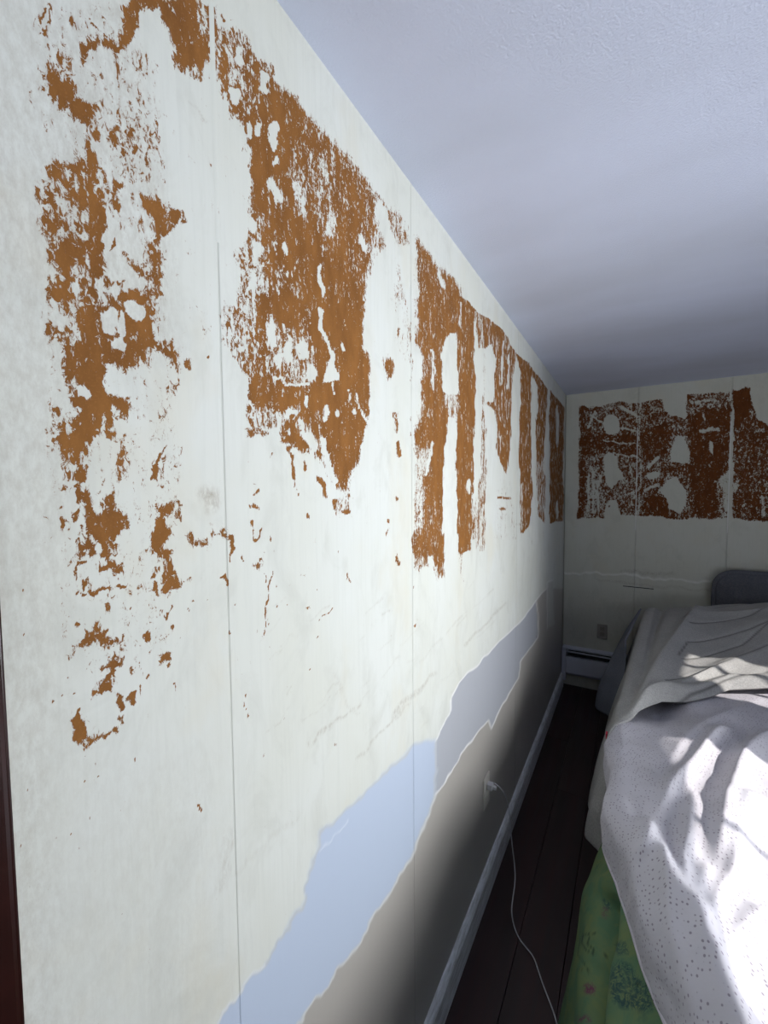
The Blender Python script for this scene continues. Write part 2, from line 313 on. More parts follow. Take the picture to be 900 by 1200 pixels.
# ------------------------------------------------------------------ setting : left wall
SEAMS = [0.144, 0.395, 0.97, 2.1, D]
def wear_left(P):
    w = Wear(P, 1); T = 1/3.
    B = lambda a, b, c, d: w.block(a, b, c, d, 11.0, .72)
    # -- strip left of the first seam, upper part
    B(0, 0, T, [
     ('p', .34, [(110,0),(430,0),(560,350),(600,700),(560,1200),(150,1200),(130,560),(110,250)], 14),
     ('p', .93, [(430,60),(470,-20),(700,-20),(720,120),(740,180),(735,260),(760,305),(700,275),(640,240),(610,215),(600,140),(560,50),(520,35),(490,70),(470,140),(430,160)]),
     ('p', .62, [(700,0),(770,0),(775,300),(735,180),(715,80)]),
     ('p', .5, [(640,215),(735,255),(765,310),(700,285),(630,240)]),
     ('p', .55, [(155,160),(215,170),(265,230),(265,310),(230,270),(170,265)]),
     ('s', .9, [(165,15),(150,60),(165,120),(183,80),(180,25),(165,15)], 9),
     ('e', .0, 168, 68, 10, 38), ('e', 0, 185, 190, 9, 20),
     ('s', .8, [(310,60),(325,95),(350,110)], 8), ('p', .9, [(290,165),(340,115),(352,160),(300,190)]),
     ('p', .88, [(365,120),(400,150),(432,170),(428,245),(410,225),(400,180),(370,160)]),
     ('p', .95, [(170,265),(235,275),(265,320),(270,345),(340,365),(330,400),(345,500),(310,485),(290,440),(240,380),(200,350),(175,320)]),
     ('p', .97, [(385,470),(415,455),(450,480),(445,530),(415,540),(385,500)]),
     ('p', .8, [(405,390),(425,395),(415,450),(405,440)]),
     ('p', .93, [(305,505),(345,550),(365,600),(310,590),(300,560)]),
     ('p', .72, [(470,320),(520,300),(575,355),(560,385),(480,385)]), ('s', .85, [(440,270),(430,330),(460,345),(450,270)], 10),
     ('p', .44, [(400,180),(560,200),(580,400),(560,640),(440,660),(400,500)], 10),
     ('p', .60, [(150,560),(300,560),(360,600),(420,660),(430,720),(370,760),(360,880),(340,1010),(330,1200),(165,1200),(175,1050),(150,900),(130,720),(140,620)], 8),
     ('p', .93, [(320,640),(370,700),(362,860),(335,1000),(345,1200),(300,1200),(318,1000),(300,820),(320,740)]),
     ('p', .93, [(210,850),(280,850),(300,900),(240,935),(200,905)]), ('p', .9, [(180,1000),(240,1010),(230,1090),(180,1050)]),
     ('p', .9, [(230,560),(275,575),(270,605),(240,600)]), ('e', .05, 395, 860, 34, 60, 4),
     ('e', .97, 403, 862, 12, 26), ('e', .97, 412, 718, 13, 22),
     ('p', .97, [(495,675),(560,700),(600,740),(650,745),(658,790),(600,830),(560,835),(560,900),(550,1050),(530,1000),(525,880),(542,780),(505,720)]),
     ('e', .9, 582, 895, 10, 30, 2), ('p', .45, [(460,740),(520,730),(500,860),(465,830)]),
     ('p', .85, [(440,890),(490,930),(520,980),(510,990),(450,925)]),
     ('p', .55, [(540,1080),(620,1080),(640,1130),(560,1180)]),
     ('p', .92, [(380,980),(430,1000),(440,1040),(500,1020),(530,1040),(530,1200),(340,1200),(340,1060),(430,1075),(420,1010)]),
     ('e', 0, 475, 1092, 36, 30), ('e', .05, 385, 1130, 25, 45, 3), ('e', .0, 425, 1150, 12, 40),
     ('e', .9, 240, 1000, 24, 36, 3), ('e', 0, 255, 1002, 11, 28), ('p', .08, [(185,1070),(235,1130),(210,1160),(180,1120)]),
     ('p', .12, [(560,380),(640,300),(790,330),(850,480),(875,700),(800,820),(700,780),(590,700),(575,560)], 8),
     ('p', .16, [(580,830),(780,830),(780,1200),(570,1200)], 8)])
    B(0, 400, T, [
     ('p', .30, [(160,0),(640,0),(640,600),(600,700),(600,1100),(230,1200),(200,700),(150,350)], 14),
     ('p', .5, [(180,220),(240,200),(340,330),(330,420),(290,500),(240,500),(200,440),(185,400),(160,380)], 6),
     ('p', .9, [(215,-10),(610,-10),(625,100),(600,60),(560,30),(530,20),(520,70),(440,95),(400,85),(370,90),(360,190),(450,200),(475,240),(440,270),(410,240),(395,330),(372,320),(365,260),(350,300),(325,330),(290,400),(250,430),(215,380),(215,340),(260,320),(272,270),(250,200),(255,165),(290,150),(240,145),(225,80)]),
     ('e', .1, 300, 175, 22, 24, 4), ('e', .2, 395, 125, 26, 22, 4), ('e', .1, 420, 5, 30, 18),
     ('p', .75, [(650,60),(675,40),(675,95),(652,95)]), ('e', .9, 730, 68, 6, 12, 1.5),
     ('p', .9, [(270,440),(305,440),(312,495),(278,495)]), ('p', .5, [(390,410),(445,340),(445,380),(430,490),(395,490)]),
     ('p', .5, [(400,330),(440,345),(440,385),(410,370)]), ('p', .33, [(550,90),(605,90),(600,430),(560,420)], 5),
     ('p', .97, [(532,440),(560,425),(553,495),(534,495)]), ('s', .8, [(555,430),(588,375)], 9),
     ('p', .95, [(285,520),(320,525),(325,600),(340,600),(362,580),(368,520),(398,525),(408,590),(435,610),(442,650),(412,680),(402,780),(375,770),(350,745),(300,740),(268,755),(268,715),(300,705),(330,695),(298,680),(300,620),(308,590),(265,530)]),
     ('e', .1, 342, 720, 10, 20), ('p', .9, [(255,585),(285,580),(280,635),(258,630)]), ('p', .9, [(205,615),(232,620),(228,650),(210,660)]),
     ('p', .95, [(330,795),(350,775),(372,790),(400,778),(437,785),(432,812),(380,820),(345,838)]),
     ('s', .8, [(300,770),(268,775),(268,825)], 9), ('p', .75, [(288,830),(312,825),(315,858),(292,860)]),
     ('s', .9, [(270,908),(275,890),(330,885),(370,872),(445,852)], 9), ('s', .7, [(258,945),(290,930)], 6), ('e', .8, 270, 988, 14, 8, 2),
     ('p', .95, [(270,1080),(350,1005),(362,1035),(400,1045),(432,1060),(438,1080),(390,1075),(352,1055),(300,1085),(240,1115)]),
     ('p', .98, [(388,1100),(440,1108),(438,1135),(405,1175),(380,1205),(345,1205),(380,1165)]), ('p', .9, [(338,1135),(362,1112),(372,1130),(345,1148)]),
     ('p', .92, [(540,1160),(568,1095),(592,1100),(588,1125),(555,1150)]), ('e', .9, 590, 1140, 8, 10, 1.5), ('e', .7, 520, 1185, 6, 16, 1.5), ('e', .6, 470, 1150, 10, 22, 3),
     ('p', .98, [(552,580),(600,568),(602,600),(580,650),(612,650),(602,690),(575,748),(538,740),(533,680),(548,640)]),
     ('p', .85, [(565,740),(605,740),(605,790),(630,815),(650,835),(692,815),(697,830),(640,870),(612,868),(590,892),(562,885),(575,820)]),
     ('p', .75, [(522,795),(550,785),(548,835),(528,840)]), ('p', .8, [(533,850),(550,855),(550,885),(535,885)]),
     ('p', .7, [(622,575),(648,590),(640,640),(620,630)]), ('p', .78, [(640,690),(670,655),(682,685),(730,685),(748,640),(762,670),(800,640),(805,710),(760,690),(735,738),(700,722),(650,712)]),
     ('s', .9, [(800,690),(803,775)], 8), ('e', .9, 522, 1035, 10, 17, 1.5), ('s', .8, [(562,940),(575,970),(608,922)], 7), ('e', .85, 595, 993, 8, 8, 1.5),
     ('e', .85, 685, 915, 7, 10, 1.5), ('e', .85, 663, 948, 6, 8, 1.5), ('s', .7, [(415,990),(428,1045)], 4), ('s', .7, [(495,1120),(495,1190)], 5),
     ('p', .97, [(778,808),(790,800),(800,872),(788,872)], 1.5)])
    B(0, 800, T, [
     ('p', .97, [(340,-10),(407,-10),(402,30),(360,45),(310,62),(310,45),(330,30)]), ('p', .95, [(412,35),(442,40),(446,75),(412,85)]),
     ('p', .93, [(455,45),(480,10),(478,70),(458,75)]), ('p', .98, [(255,115),(290,115),(315,150),(322,182),(345,180),(390,172),(425,130),(432,140),(400,182),(330,215),(310,225),(285,235),(262,222),(255,170)]),
     ('p', .95, [(400,95),(437,98),(432,125),(402,125)]), ('p', .6, [(330,140),(360,135),(350,180),(325,180)]), ('s', .8, [(290,275),(302,250)], 6),
     ('s', .75, [(242,48),(270,27)], 6), ('s', .9, [(866,42),(870,75),(876,112)], 5), ('s', .8, [(490,0),(492,40)], 10), ('s', .9, [(618,10),(620,40)], 9),
     ('e', .8, 345, 285, 5, 5, 1.2), ('e', .8, 352, 316, 5, 4, 1.2), ('e', .8, 195, 543, 6, 6, 1.2), ('e', .8, 250, 517, 6, 5, 1.2), ('e', .9, 395, 580, 5, 8, 1.2),
     ('e', .6, 283, 573, 13, 8, 2), ('s', .6, [(165,710),(192,762)], 5), ('e', .7, 257, 820, 4, 5, 1.2)])
    # -- big sheet between the first and second seam
    B(240, 0, T, [
     ('s', .8, [(62,38),(75,60),(95,72)], 9),
     ('p', .74, [(58,88),(95,100),(130,112),(180,172),(225,222),(300,315),(350,385),(450,485),(500,545),(570,618),(605,672),(600,780),(610,860),(590,930),(575,1000),(560,1100),(545,1100),(550,1210),(60,1210),(62,1090),(110,1060),(130,960),(108,905),(130,830),(165,790),(150,740),(160,620),(155,560),(140,460),(100,400),(58,320)]),
     ('p', .62, [(60,95),(130,125),(170,190),(140,330),(150,420),(100,395),(62,320)]),
     ('p', .9, [(200,300),(260,330),(340,480),(300,560),(330,780),(400,850),(500,950),(540,980),(545,1210),(350,1210),(350,1000),(270,900),(200,720),(170,600),(170,480)], 10),
     ('p', .80, [(340,480),(450,560),(540,640),(585,720),(575,900),(500,950),(400,850),(330,780),(310,560)], 8),
     ('p', .68, [(290,600),(350,570),(420,540),(450,640),(490,800),(470,860),(420,820),(340,740)], 10),
     ('e', .45, 420, 580, 18, 60, 5, -.3), ('e', .4, 335, 680, 16, 60, 5, -.3), ('e', .4, 440, 790, 16, 50, 5), ('e', .35, 245, 670, 18, 50, 5, -.2),
     ('p', .40, [(60,1050),(160,1080),(175,1210),(60,1210)], 6), ('p', .56, [(110,870),(180,840),(230,980),(200,1130),(140,1100),(115,960)], 6),
     ('e', .1, 180, 900, 10, 45, 3), ('e', .0, 168, 790, 8, 22, 2), ('e', .1, 165, 985, 12, 40, 3), ('e', .1, 280, 870, 6, 24, 2), ('e', .1, 560, 860, 9, 40, 3, -.4),
     ('e', 0, 120, 210, 11, 25), ('s', .92, [(92,300),(84,340),(100,378),(122,370)], 6), ('e', 0, 104, 340, 15, 33), ('e', 0, 207, 295, 11, 38), ('e', 0, 243, 472, 14, 57), ('e', 0, 165, 460, 8, 26), ('e', 0, 190, 460, 8, 27), ('e', .1, 250, 560, 9, 22),
     ('p', .04, [(395,940),(405,930),(415,1050),(430,1150),(436,1210),(420,1210),(405,1080)], 1.5),
     ('p', .02, [(600,925),(640,915),(665,980),(668,1130),(668,1210),(562,1210),(566,1100),(585,980)], 2),
     ('p', .55, [(605,670),(640,700),(700,770),(722,820),(722,860),(690,870),(660,870),(640,880),(612,900),(605,850)]),
     ('e', .05, 622, 760, 16, 60, 3, -.2), ('e', .05, 648, 830, 14, 50, 3, -.15), ('p', .5, [(668,900),(690,940),(718,1060),(705,1210),(670,1210),(675,1000)]), ('e', .05, 700, 930, 12, 60, 3), ('e', .05, 690, 1100, 10, 60, 3),
     ('p', .80, [(733,830),(790,890),(830,935),(880,975),(905,1015),(905,1210),(745,1210),(745,1000),(733,900)]),
     ('e', .25, 830, 980, 8, 40, 3, -.3), ('e', .25, 745, 1060, 8, 110, 3), ('e', .35, 860, 1130, 10, 50, 3)])
    B(240, 350, T, [
     ('p', .50, [(70,20),(180,-5),(180,130),(150,290),(105,215),(70,60)], 5),
     ('p', .80, [(180,-5),(540,-5),(550,150),(578,230),(583,400),(562,470),(540,560),(512,600),(508,690),(480,680),(460,650),(440,600),(410,570),(385,560),(380,480),(340,450),(330,490),(300,460),(270,470),(280,400),(300,390),(260,400),(230,460),(190,440),(180,400),(150,400),(150,320),(150,280),(185,130)]),
     ('p', .96, [(380,-5),(542,-5),(550,150),(575,230),(578,390),(555,450),(530,550),(505,600),(500,650),(470,600),(430,480),(440,400),(380,390),(340,330),(400,300),(380,120)], 6),
     ('p', .93, [(200,-5),(300,-5),(330,60),(330,110),(260,100),(215,60)], 6), ('p', .9, [(150,275),(200,260),(330,300),(330,370),(270,380),(210,350),(150,330)], 5),
     ('p', .62, [(110,200),(220,190),(240,260),(150,290)], 5),
     ('p', .60, [(210,90),(300,90),(390,170),(400,260),(330,290),(240,250),(215,170)], 6), ('e', .15, 235, 130, 12, 40, 3), ('e', .15, 290, 190, 14, 36, 3), ('e', .15, 250, 210, 12, 26, 3), ('e', .2, 350, 180, 18, 30, 4), ('e', .2, 375, 250, 16, 22, 4),
     ('s', .1, [(250,272),(310,290),(370,285)], 7), ('p', .6, [(150,380),(260,385),(270,440),(230,465),(150,430)], 5),
     ('p', .85, [(150,450),(185,440),(222,480),(215,500),(170,490),(150,475)]), ('e', .8, 235, 545, 8, 14, 2),
     ('p', .97, [(278,465),(330,465),(365,510),(352,545),(305,530),(278,505)]), ('s', .93, [(296,530),(305,590),(314,650)], 12), ('s', .93, [(345,575),(350,615)], 11), ('s', .8, [(322,600),(330,685)], 5),
     ('p', .95, [(405,618),(425,618),(425,688),(408,690)]), ('p', .45, [(420,690),(522,690),(522,760),(450,765)]), ('p', .95, [(438,695),(455,692),(455,735),(442,740)]), ('e', .95, 505, 745, 14, 8),
     ('p', 0, [(405,495),(420,490),(440,550),(470,625),(458,632),(430,575),(412,545)], 1.5), ('e', 0, 300, 410, 24, 18, 3), ('e', .95, 302, 418, 12, 10),
     ('p', .05, [(355,465),(375,480),(380,560),(362,540)], 2),
     ('e', 0, 465, 405, 9, 12), ('e', 0, 425, 400, 10, 26), ('s', .1, [(505,325),(515,370)], 5), ('s', .1, [(535,340),(572,440)], 5), ('e', .05, 530, 400, 6, 14), ('e', .1, 355, 360, 7, 18), ('s', .1, [(445,300),(455,350)], 6), ('e', .1, 478, 175, 6, 22),
     ('p', .03, [(403,30),(420,30),(435,170),(480,270),(468,290),(418,300),(430,200)], 1.5),
     ('p', .04, [(575,-5),(668,-5),(668,200),(655,420),(640,720),(580,720),(575,600),(540,560),(580,420),(580,230)], 3),
     ('p', .97, [(620,218),(650,200),(666,230),(666,292),(642,290)]), ('p', .55, [(670,-5),(690,-5),(700,100),(722,200),(722,230),(690,150)]),
     ('p', .7, [(652,395),(680,400),(685,470),(665,460)]), ('p', .93, [(672,500),(688,490),(690,550),(674,545)]), ('p', .93, [(666,695),(682,700),(672,728)]), ('e', .8, 642, 790, 7, 14), ('e', .6, 642, 825, 4, 16), ('e', .9, 680, 920, 5, 22),
     ('p', .95, [(158,715),(185,715),(192,750),(165,735)]), ('s', .95, [(160,790),(165,820),(172,845),(205,848),(205,815)], 12), ('p', .9, [(168,930),(195,925),(212,890),(216,940),(190,955)]),
     ('p', .93, [(125,885),(135,890),(145,930),(132,925)]), ('p', .95, [(206,970),(215,965),(213,1010),(204,1010)]), ('s', .9, [(232,960),(218,1060),(197,1185)], 7), ('s', .85, [(240,830),(242,900)], 5),
     ('e', .9, 365, 765, 5, 12), ('e', .8, 172, 657, 4, 5), ('e', .9, 186, 685, 4, 9), ('e', .9, 330, 1055, 5, 6), ('e', .7, 345, 977, 10, 4), ('e', .9, 508, 975, 5, 16), ('e', .8, 455, 887, 4, 5), ('s', .8, [(412,1132),(455,1082)], 5),
     ('e', .7, 258, 1085, 7, 5), ('e', .7, 360, 1085, 10, 6), ('e', .7, 400, 1020, 6, 5), ('s', .9, [(112,1080),(113,1086)], 4),
     # second sheet, first column
     ('p', .82, [(745,-5),(905,-5),(905,1000),(885,900),(838,940),(847,975),(820,982),(800,940),(790,880),(770,900),(750,960),(735,950),(735,750),(745,640),(740,480),(757,380),(765,260)]),
     ('p', .96, [(795,400),(838,400),(838,920),(812,840),(790,700),(775,560)], 4), ('p', .6, [(735,640),(785,640),(785,940),(735,950)], 5), ('p', .93, [(757,-5),(790,-5),(790,40),(765,60)]),
     ('s', .2, [(780,520),(765,700)], 8), ('s', .15, [(790,540),(778,680)], 5), ('s', .15, [(800,880),(790,960)], 8), ('s', .2, [(795,60),(800,200)], 5), ('s', .2, [(822,150),(820,260)], 5),
     ('p', 0, [(845,140),(862,120),(880,140),(888,200),(888,330),(862,340),(838,310),(840,200)], 1.5), ('p', .5, [(840,335),(888,335),(885,440),(845,470)], 3),
     ('p', 0, [(848,470),(865,440),(880,470),(888,560),(892,700),(892,980),(846,980),(842,700),(838,560)], 1.5)])
    q = .25
    B = lambda a, b, c, d: w.block(a, b, c, d, 2.2, .55)
    B(460, 350, q, [
     ('p', .35, [(5,0),(60,0),(85,100),(90,250),(60,310),(40,260),(10,180)]), ('e', .9, 25, 700, 11, 34), ('e', .9, 30, 150, 8, 20),
     ('s', .7, [(86,80),(86,400)], 4), ('s', .7, [(88,540),(90,640)], 6),
     ('p', .82, [(132,-40),(215,-60),(345,0),(400,60),(385,120),(388,400),(385,600),(385,820),(365,1180),(302,1190),(300,640),(302,440),(308,230),(290,160),(262,160),(240,230),(240,420),(262,450),(265,600),(245,680),(240,1200),(100,1200),(100,1080),(115,900),(120,700),(108,640),(150,600),(140,400),(130,150)]),
     ('p', .97, [(170,560),(262,560),(245,680),(240,1000),(200,900),(190,700)], 4), ('p', .96, [(305,620),(340,600),(345,900),(350,1140),(306,1150)], 4), ('p', .95, [(320,350),(378,300),(380,560),(330,600)], 5),
     ('p', .5, [(110,700),(180,700),(150,900),(130,1100),(105,1060)], 5), ('s', .15, [(190,660),(160,820)], 9), ('e', .15, 358, 880, 8, 34, 2), ('s', .2, [(185,240),(190,420)], 9), ('s', .25, [(320,20),(318,140)], 7),
     ('p', 0, [(248,175),(268,160),(292,168),(306,230),(300,440),(262,435),(238,425),(238,230)], 1.2), ('p', .5, [(245,440),(296,440),(296,540),(250,560)], 3),
     ('p', 0, [(250,660),(262,560),(288,560),(298,640),(303,1240),(243,1240),(240,700)], 1.2),
     ('p', .5, [(392,60),(430,80),(425,400),(410,700),(395,900),(372,1000),(385,1190),(438,1190),(436,900),(440,680),(440,240),(430,160),(392,200)], 3),
     ('p', .62, [(385,55),(480,115),(500,240),(470,215),(440,235),(400,240)], 2), ('s', .03, [(403,280),(400,560)], 14), ('s', .6, [(420,560),(432,1150)], 14), ('s', .6, [(372,900),(375,1120)], 10),
     ('p', .76, [(430,85),(470,110),(520,150),(580,250),(572,330),(560,560),(552,700),(545,780),(530,830),(500,760),(482,700),(475,470),(484,280),(460,210),(436,240)]),
     ('p', .93, [(500,640),(545,560),(550,700),(530,800),(505,740)], 3), ('s', .3, [(520,200),(510,400)], 8), ('s', .3, [(545,260),(540,420)], 8),
     ('p', 0, [(443,240),(463,220),(478,260),(478,440),(452,480),(438,400)], 1.2), ('p', .02, [(440,505),(482,520),(484,560),(476,1190),(440,1190),(440,600)], 1.2), ('e', .6, 462, 492, 22, 14, 2),
     ('p', .25, [(480,830),(550,830),(590,900),(590,1130),(480,1160)], 3), ('s', .95, [(498,938),(525,940),(552,937)], 12), ('e', .95, 515, 992, 16, 7),
     ('p', .03, [(565,350),(597,345),(599,500),(588,560),(596,700),(596,900),(592,1110),(560,860),(560,800),(556,560),(566,480)], 1.5),
     ('p', .94, [(575,250),(640,300),(658,330),(652,400),(650,560),(652,700),(652,830),(660,930),(645,1060),(610,1105),(598,1100),(596,860),(594,560),(599,480),(598,340)], 2),
     ('s', .35, [(604,870),(606,1080)], 7),
     ('p', .82, [(640,310),(700,380),(728,430),(722,600),(712,700),(704,800),(720,830),(710,1060),(682,1020),(672,860),(672,560),(682,480),(672,400)], 2), ('p', .6, [(672,760),(715,760),(712,1050),(680,1000)], 3),
     ('e', 0, 665, 480, 10, 78, 1.2), ('p', 0, [(656,680),(668,680),(671,860),(682,960),(670,1060),(645,1065),(660,930),(654,830)], 1.2),
     ('p', .9, [(735,430),(760,460),(805,505),(800,1040),(760,1045),(733,1055),(735,700)], 2), ('p', .1, [(722,470),(732,450),(734,700),(734,1050),(720,1060),(722,680)], 1.2),
     ('e', .1, 773, 600, 6, 100, 1.2), ('e', .1, 770, 985, 5, 45, 1.2)])
    w.stroke('flake', [(483, 278), (484, 420)], 2.2, .05)
    # torn paint layers low on the wall
    UP = [(640,690),(627.5,704),(607.5,730),(585,752),(559,780),(537.5,797.5),(529,815),(525,842),(511,868),(484,874),(435,922),(379,971),(364,1020),(352,1065),(311,1125),(270,1174),(248,1215)]
    MIDL = [(630,747),(610,775),(607.5,795),(585,832),(575,856),(572,845),(542,882),(520,920),(512,930)]
    LOWL = [(512,930),(502,952),(480,1005),(454,1050),(409,1121),(364,1185),(340,1215)]
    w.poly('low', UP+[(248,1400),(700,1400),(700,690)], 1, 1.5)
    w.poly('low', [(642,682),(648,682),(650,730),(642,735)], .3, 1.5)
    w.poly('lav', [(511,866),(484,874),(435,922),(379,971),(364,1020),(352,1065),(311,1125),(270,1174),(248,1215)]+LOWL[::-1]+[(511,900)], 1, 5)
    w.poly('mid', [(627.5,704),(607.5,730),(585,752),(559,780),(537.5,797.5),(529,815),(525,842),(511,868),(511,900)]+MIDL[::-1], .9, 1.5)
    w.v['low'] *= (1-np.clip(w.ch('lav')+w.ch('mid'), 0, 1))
    w.stroke('line', UP[:9], 1.2, 1, .8); w.stroke('line', MIDL, 1.2, 1, .8); w.stroke('line', [(627.5,704),(630,720),(630,747)], 1, 1, .8)
    w.stroke('line', LOWL, 1.5, .6, 2); w.stroke('line', UP[14:], 2.5, .5, 2); w.stroke('line', [(641,735),(641,682),(648,680)], 1.2, .8, .8)
    w.stroke('line', [(374,998),(395,975),(410,960)], 1.5, .4, 1.5)
    # scuffs, pencil marks, grime, and light falloff painted into the near-left strip
    for pts, wd_, dd in [([(360,875),(420,825)], 3, .8), ([(545,757),(592,708)], 2, .8), ([(460,840),(510,790)], 2.5, .7), ([(420,885),(500,800)], 2, .6), ([(100,1190),(180,1120),(270,1030),(350,950)], 5, .22),
                         ([(393,790),(400,815),(420,838)], 1.5, .5), ([(220,120),(245,142)], 1.5, .6), ([(148,905),(155,930)], 1.5, .5), ([(40,500),(38,560)], 8, .4), ([(250,590),(240,575)], 14, .8), ([(5,772),(22,760)], 5, 1),
                         ([(38,460),(42,465)], 10, .7), ([(20,155),(26,158)], 4, 1), ([(265,975),(262,1040)], 10, .5)]:
        w.stroke('dirt_shade', pts, wd_, dd, wd_*.8+1)
    rng = random.Random(9)
    for i in range(60):
        x, y = rng.uniform(300, 620), rng.uniform(640, 860)
        if y > 1350-x*.9 or y < 700 - (x-300)*.05: continue
        L = rng.uniform(6, 30); w.stroke('dirt_shade', [(x, y), (x+L, y-L*.95)], 1.2, rng.uniform(.2, .6), 1.5)
    for i in range(70):
        x, y = rng.uniform(20, 500), rng.uniform(640, 1150)
        if x > 240 and y > 900: continue
        w.ell('flake', x, y, rng.uniform(.8, 1.8), rng.uniform(1, 2.4), .9, 1.0)
    w.poly('dirt_shade', [(-80,-50),(60,-50),(90,400),(70,800),(110,1250),(-80,1250)], .32, 60)  # near-left edge: grey smudges plus light falloff painted as darker plaster
    w.poly('dirt_shade', [(60,860),(260,880),(250,1200),(60,1200)], .12, 60)
    w.poly('dirt_shade', [(40,0),(150,0),(200,250),(210,420),(60,420),(40,200)], .35, 30)
    return w
def layered(w):
    z = np.zeros(w.shape)
    g = lambda k: w.v.get(k, z)
    return (np.stack([g('flake'), g('lav'), g('mid'), z+1], -1), np.stack([g('line'), g('dirt_shade'), g('low'), z+1], -1))
wl = struct(box_obj('wall_left', (-.12, -.006, -1.3, D+.1, 0, H), M_back), 'plaster wall with brown wallpaper remnants between floor and ceiling')
ycols = [hit(x, 600, 0, 0).y for x in list(np.arange(-4, 540, 2.0))+list(np.arange(540, 661, 1.0))]
def left_panel(y0, y1, dz, name='wallboard', gap=.0005, dep=.005, gap1=None):
    gap1 = gap if gap1 is None else gap1
    ys = np.array([y0+gap]+[y for y in ycols if y0+abs(gap)*2 < y < y1-gap1*2-1e-4]+[y1-gap1])
    zs = np.arange(0, H+dz*.5, dz); zs[-1] = H
    Y, Z = np.meshgrid(ys, zs, indexing='ij'); P = np.stack([np.zeros_like(Y), Y, Z], -1)
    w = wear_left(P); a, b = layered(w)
    rel = .0007*np.clip(a[..., 1]+a[..., 2]+b[..., 2], 0, 1)*0 + .0006*b[..., 0]
    P[..., 0] += rel
    # edges folded back into the joint
    back0 = P[:1].copy(); back0[..., 0] = -dep; back1 = P[-1:].copy(); back1[..., 0] = -dep
    P = np.concatenate([back0, P, back1], 0)
    a = np.concatenate([a[:1], a, a[-1:]], 0); b = np.concatenate([b[:1], b, b[-1:]], 0)
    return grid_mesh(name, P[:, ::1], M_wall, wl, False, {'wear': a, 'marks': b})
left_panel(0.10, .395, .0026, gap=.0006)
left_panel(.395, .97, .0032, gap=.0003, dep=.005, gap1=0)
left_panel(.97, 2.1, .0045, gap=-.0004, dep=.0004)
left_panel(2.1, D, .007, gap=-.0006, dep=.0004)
box_obj('wallboard', (-.006, 0, -1.3, .099, 0, H), M_white, wl)
# taped joint above the open part of the first seam
P = np.array([[[x, .395+dy, z] for z in np.linspace(1.98, 2.4, 20)] for x, dy in ((0.0001, -.004), (.0007, -.0015), (.0007, .0015), (.0001, .004))])
ww = Wear(P); grid_mesh('joint_tape', P, M_wall, wl, True, {'wear': np.concatenate([np.zeros(P.shape[:2]+(3,)), np.ones(P.shape[:2]+(1,))], -1), 'marks': np.concatenate([np.zeros(P.shape[:2]+(3,)), np.ones(P.shape[:2]+(1,))], -1)})

# ------------------------------------------------------------------ setting : far wall
def wear_far(P):
    w = Wear(P, 1.7); s = .2889
    w.block(640, 420, s, [
     ('p', .66, [(130,200),(250,185),(380,170),(378,640),(128,652),(135,300)], 2),
     ('p', .78, [(135,300),(370,300),(370,400),(230,380),(135,400)], 5), ('p', .6, [(150,440),(235,440),(230,640),(150,640)], 4), ('p', .78, [(130,200),(160,200),(160,640),(130,650)], 3),
     ('p', .68, [(382,170),(470,165),(490,210),(560,240),(570,150),(700,138),(750,132),(740,645),(560,655),(380,640)], 2),
     ('p', .84, [(590,230),(740,190),(735,440),(690,500),(700,640),(590,640)], 5), ('p', .8, [(385,270),(490,270),(490,400),(385,400)], 5), ('p', .85, [(400,560),(480,560),(540,650),(400,640)], 3),
     ('p', .74, [(757,130),(825,115),(838,190),(860,240),(905,275),(1300,290),(1300,680),(905,668),(757,645)], 2), ('p', .98, [(757,130),(820,125),(830,200),(757,300)], 4),
     ('s', .15, [(170,290),(200,220)], 7), ('s', .2, [(180,240),(240,265)], 5), ('s', .2, [(170,470),(172,620)], 7), ('s', .2, [(190,460),(192,620)], 6), ('s', .2, [(300,280),(370,290)], 5), ('s', .3, [(310,200),(370,230)], 14), ('s', .35, [(230,330),(360,345)], 6), ('s', .35, [(280,380),(370,400)], 6), ('s', .35, [(300,560),(370,540)], 7),
     ('e', 0, 265, 265, 31, 38, 1.5), ('p', 0, [(240,395),(258,385),(290,392),(290,440),(315,480),(290,495),(265,525),(245,500)], 1.5), ('p', 0, [(232,660),(238,600),(255,575),(285,575),(298,640),(300,660)], 1.5),
     ('e', .9, 253, 601, 5, 5, 1), ('p', 0, [(475,185),(500,160),(562,150),(560,235),(500,235),(478,215)], 1.5), ('p', 0, [(500,380),(515,350),(530,320),(558,315),(580,380),(575,425),(510,425)], 1.5),
     ('p', 0, [(465,540),(490,500),(530,490),(560,540),(565,600),(540,625),(495,605),(490,570)], 1.5), ('e', .1, 435, 470, 28, 13, 2), ('s', .25, [(410,440),(450,400)], 10), ('s', .25, [(400,540),(450,510)], 8),
     ('e', .1, 670, 368, 7, 26, 1.5), ('p', .3, [(700,500),(745,450),(740,620),(715,600),(725,540)], 3), ('s', .3, [(635,300),(695,290)], 14), ('s', .25, [(640,230),(650,255)], 8), ('s', .4, [(590,180),(700,175)], 10),
     ('s', .2, [(200,560),(225,480)], 9), ('s', .2, [(215,610),(208,500)], 6), ('e', .3, 880, 600, 8, 40, 2), ('e', .4, 770, 520, 8, 30, 2)], 2.0)
    w.stroke('line', [(662,670),(676,669),(680,671),(730,674),(750,675.5),(800,680),(840,683),(960,693)], 2.2, .55, 1)
    w.stroke('dirt_shade', [(728,671),(790,672)], 3, .8, 3); w.stroke('dirt_shade', [(700,680),(830,692)], 2.5, .6, 2)
    w.poly('dirt_shade', [(664,690),(760,695),(760,760),(664,750)], .25, 10)
    return w
wf = struct(box_obj('wall_far', (-.12, RX+.12, D+.006, D+.12, 0, H), M_back), 'shaded end wall with brown wallpaper patches and torn dado edge')
FS = [.0, .507, 1.061, 1.7]
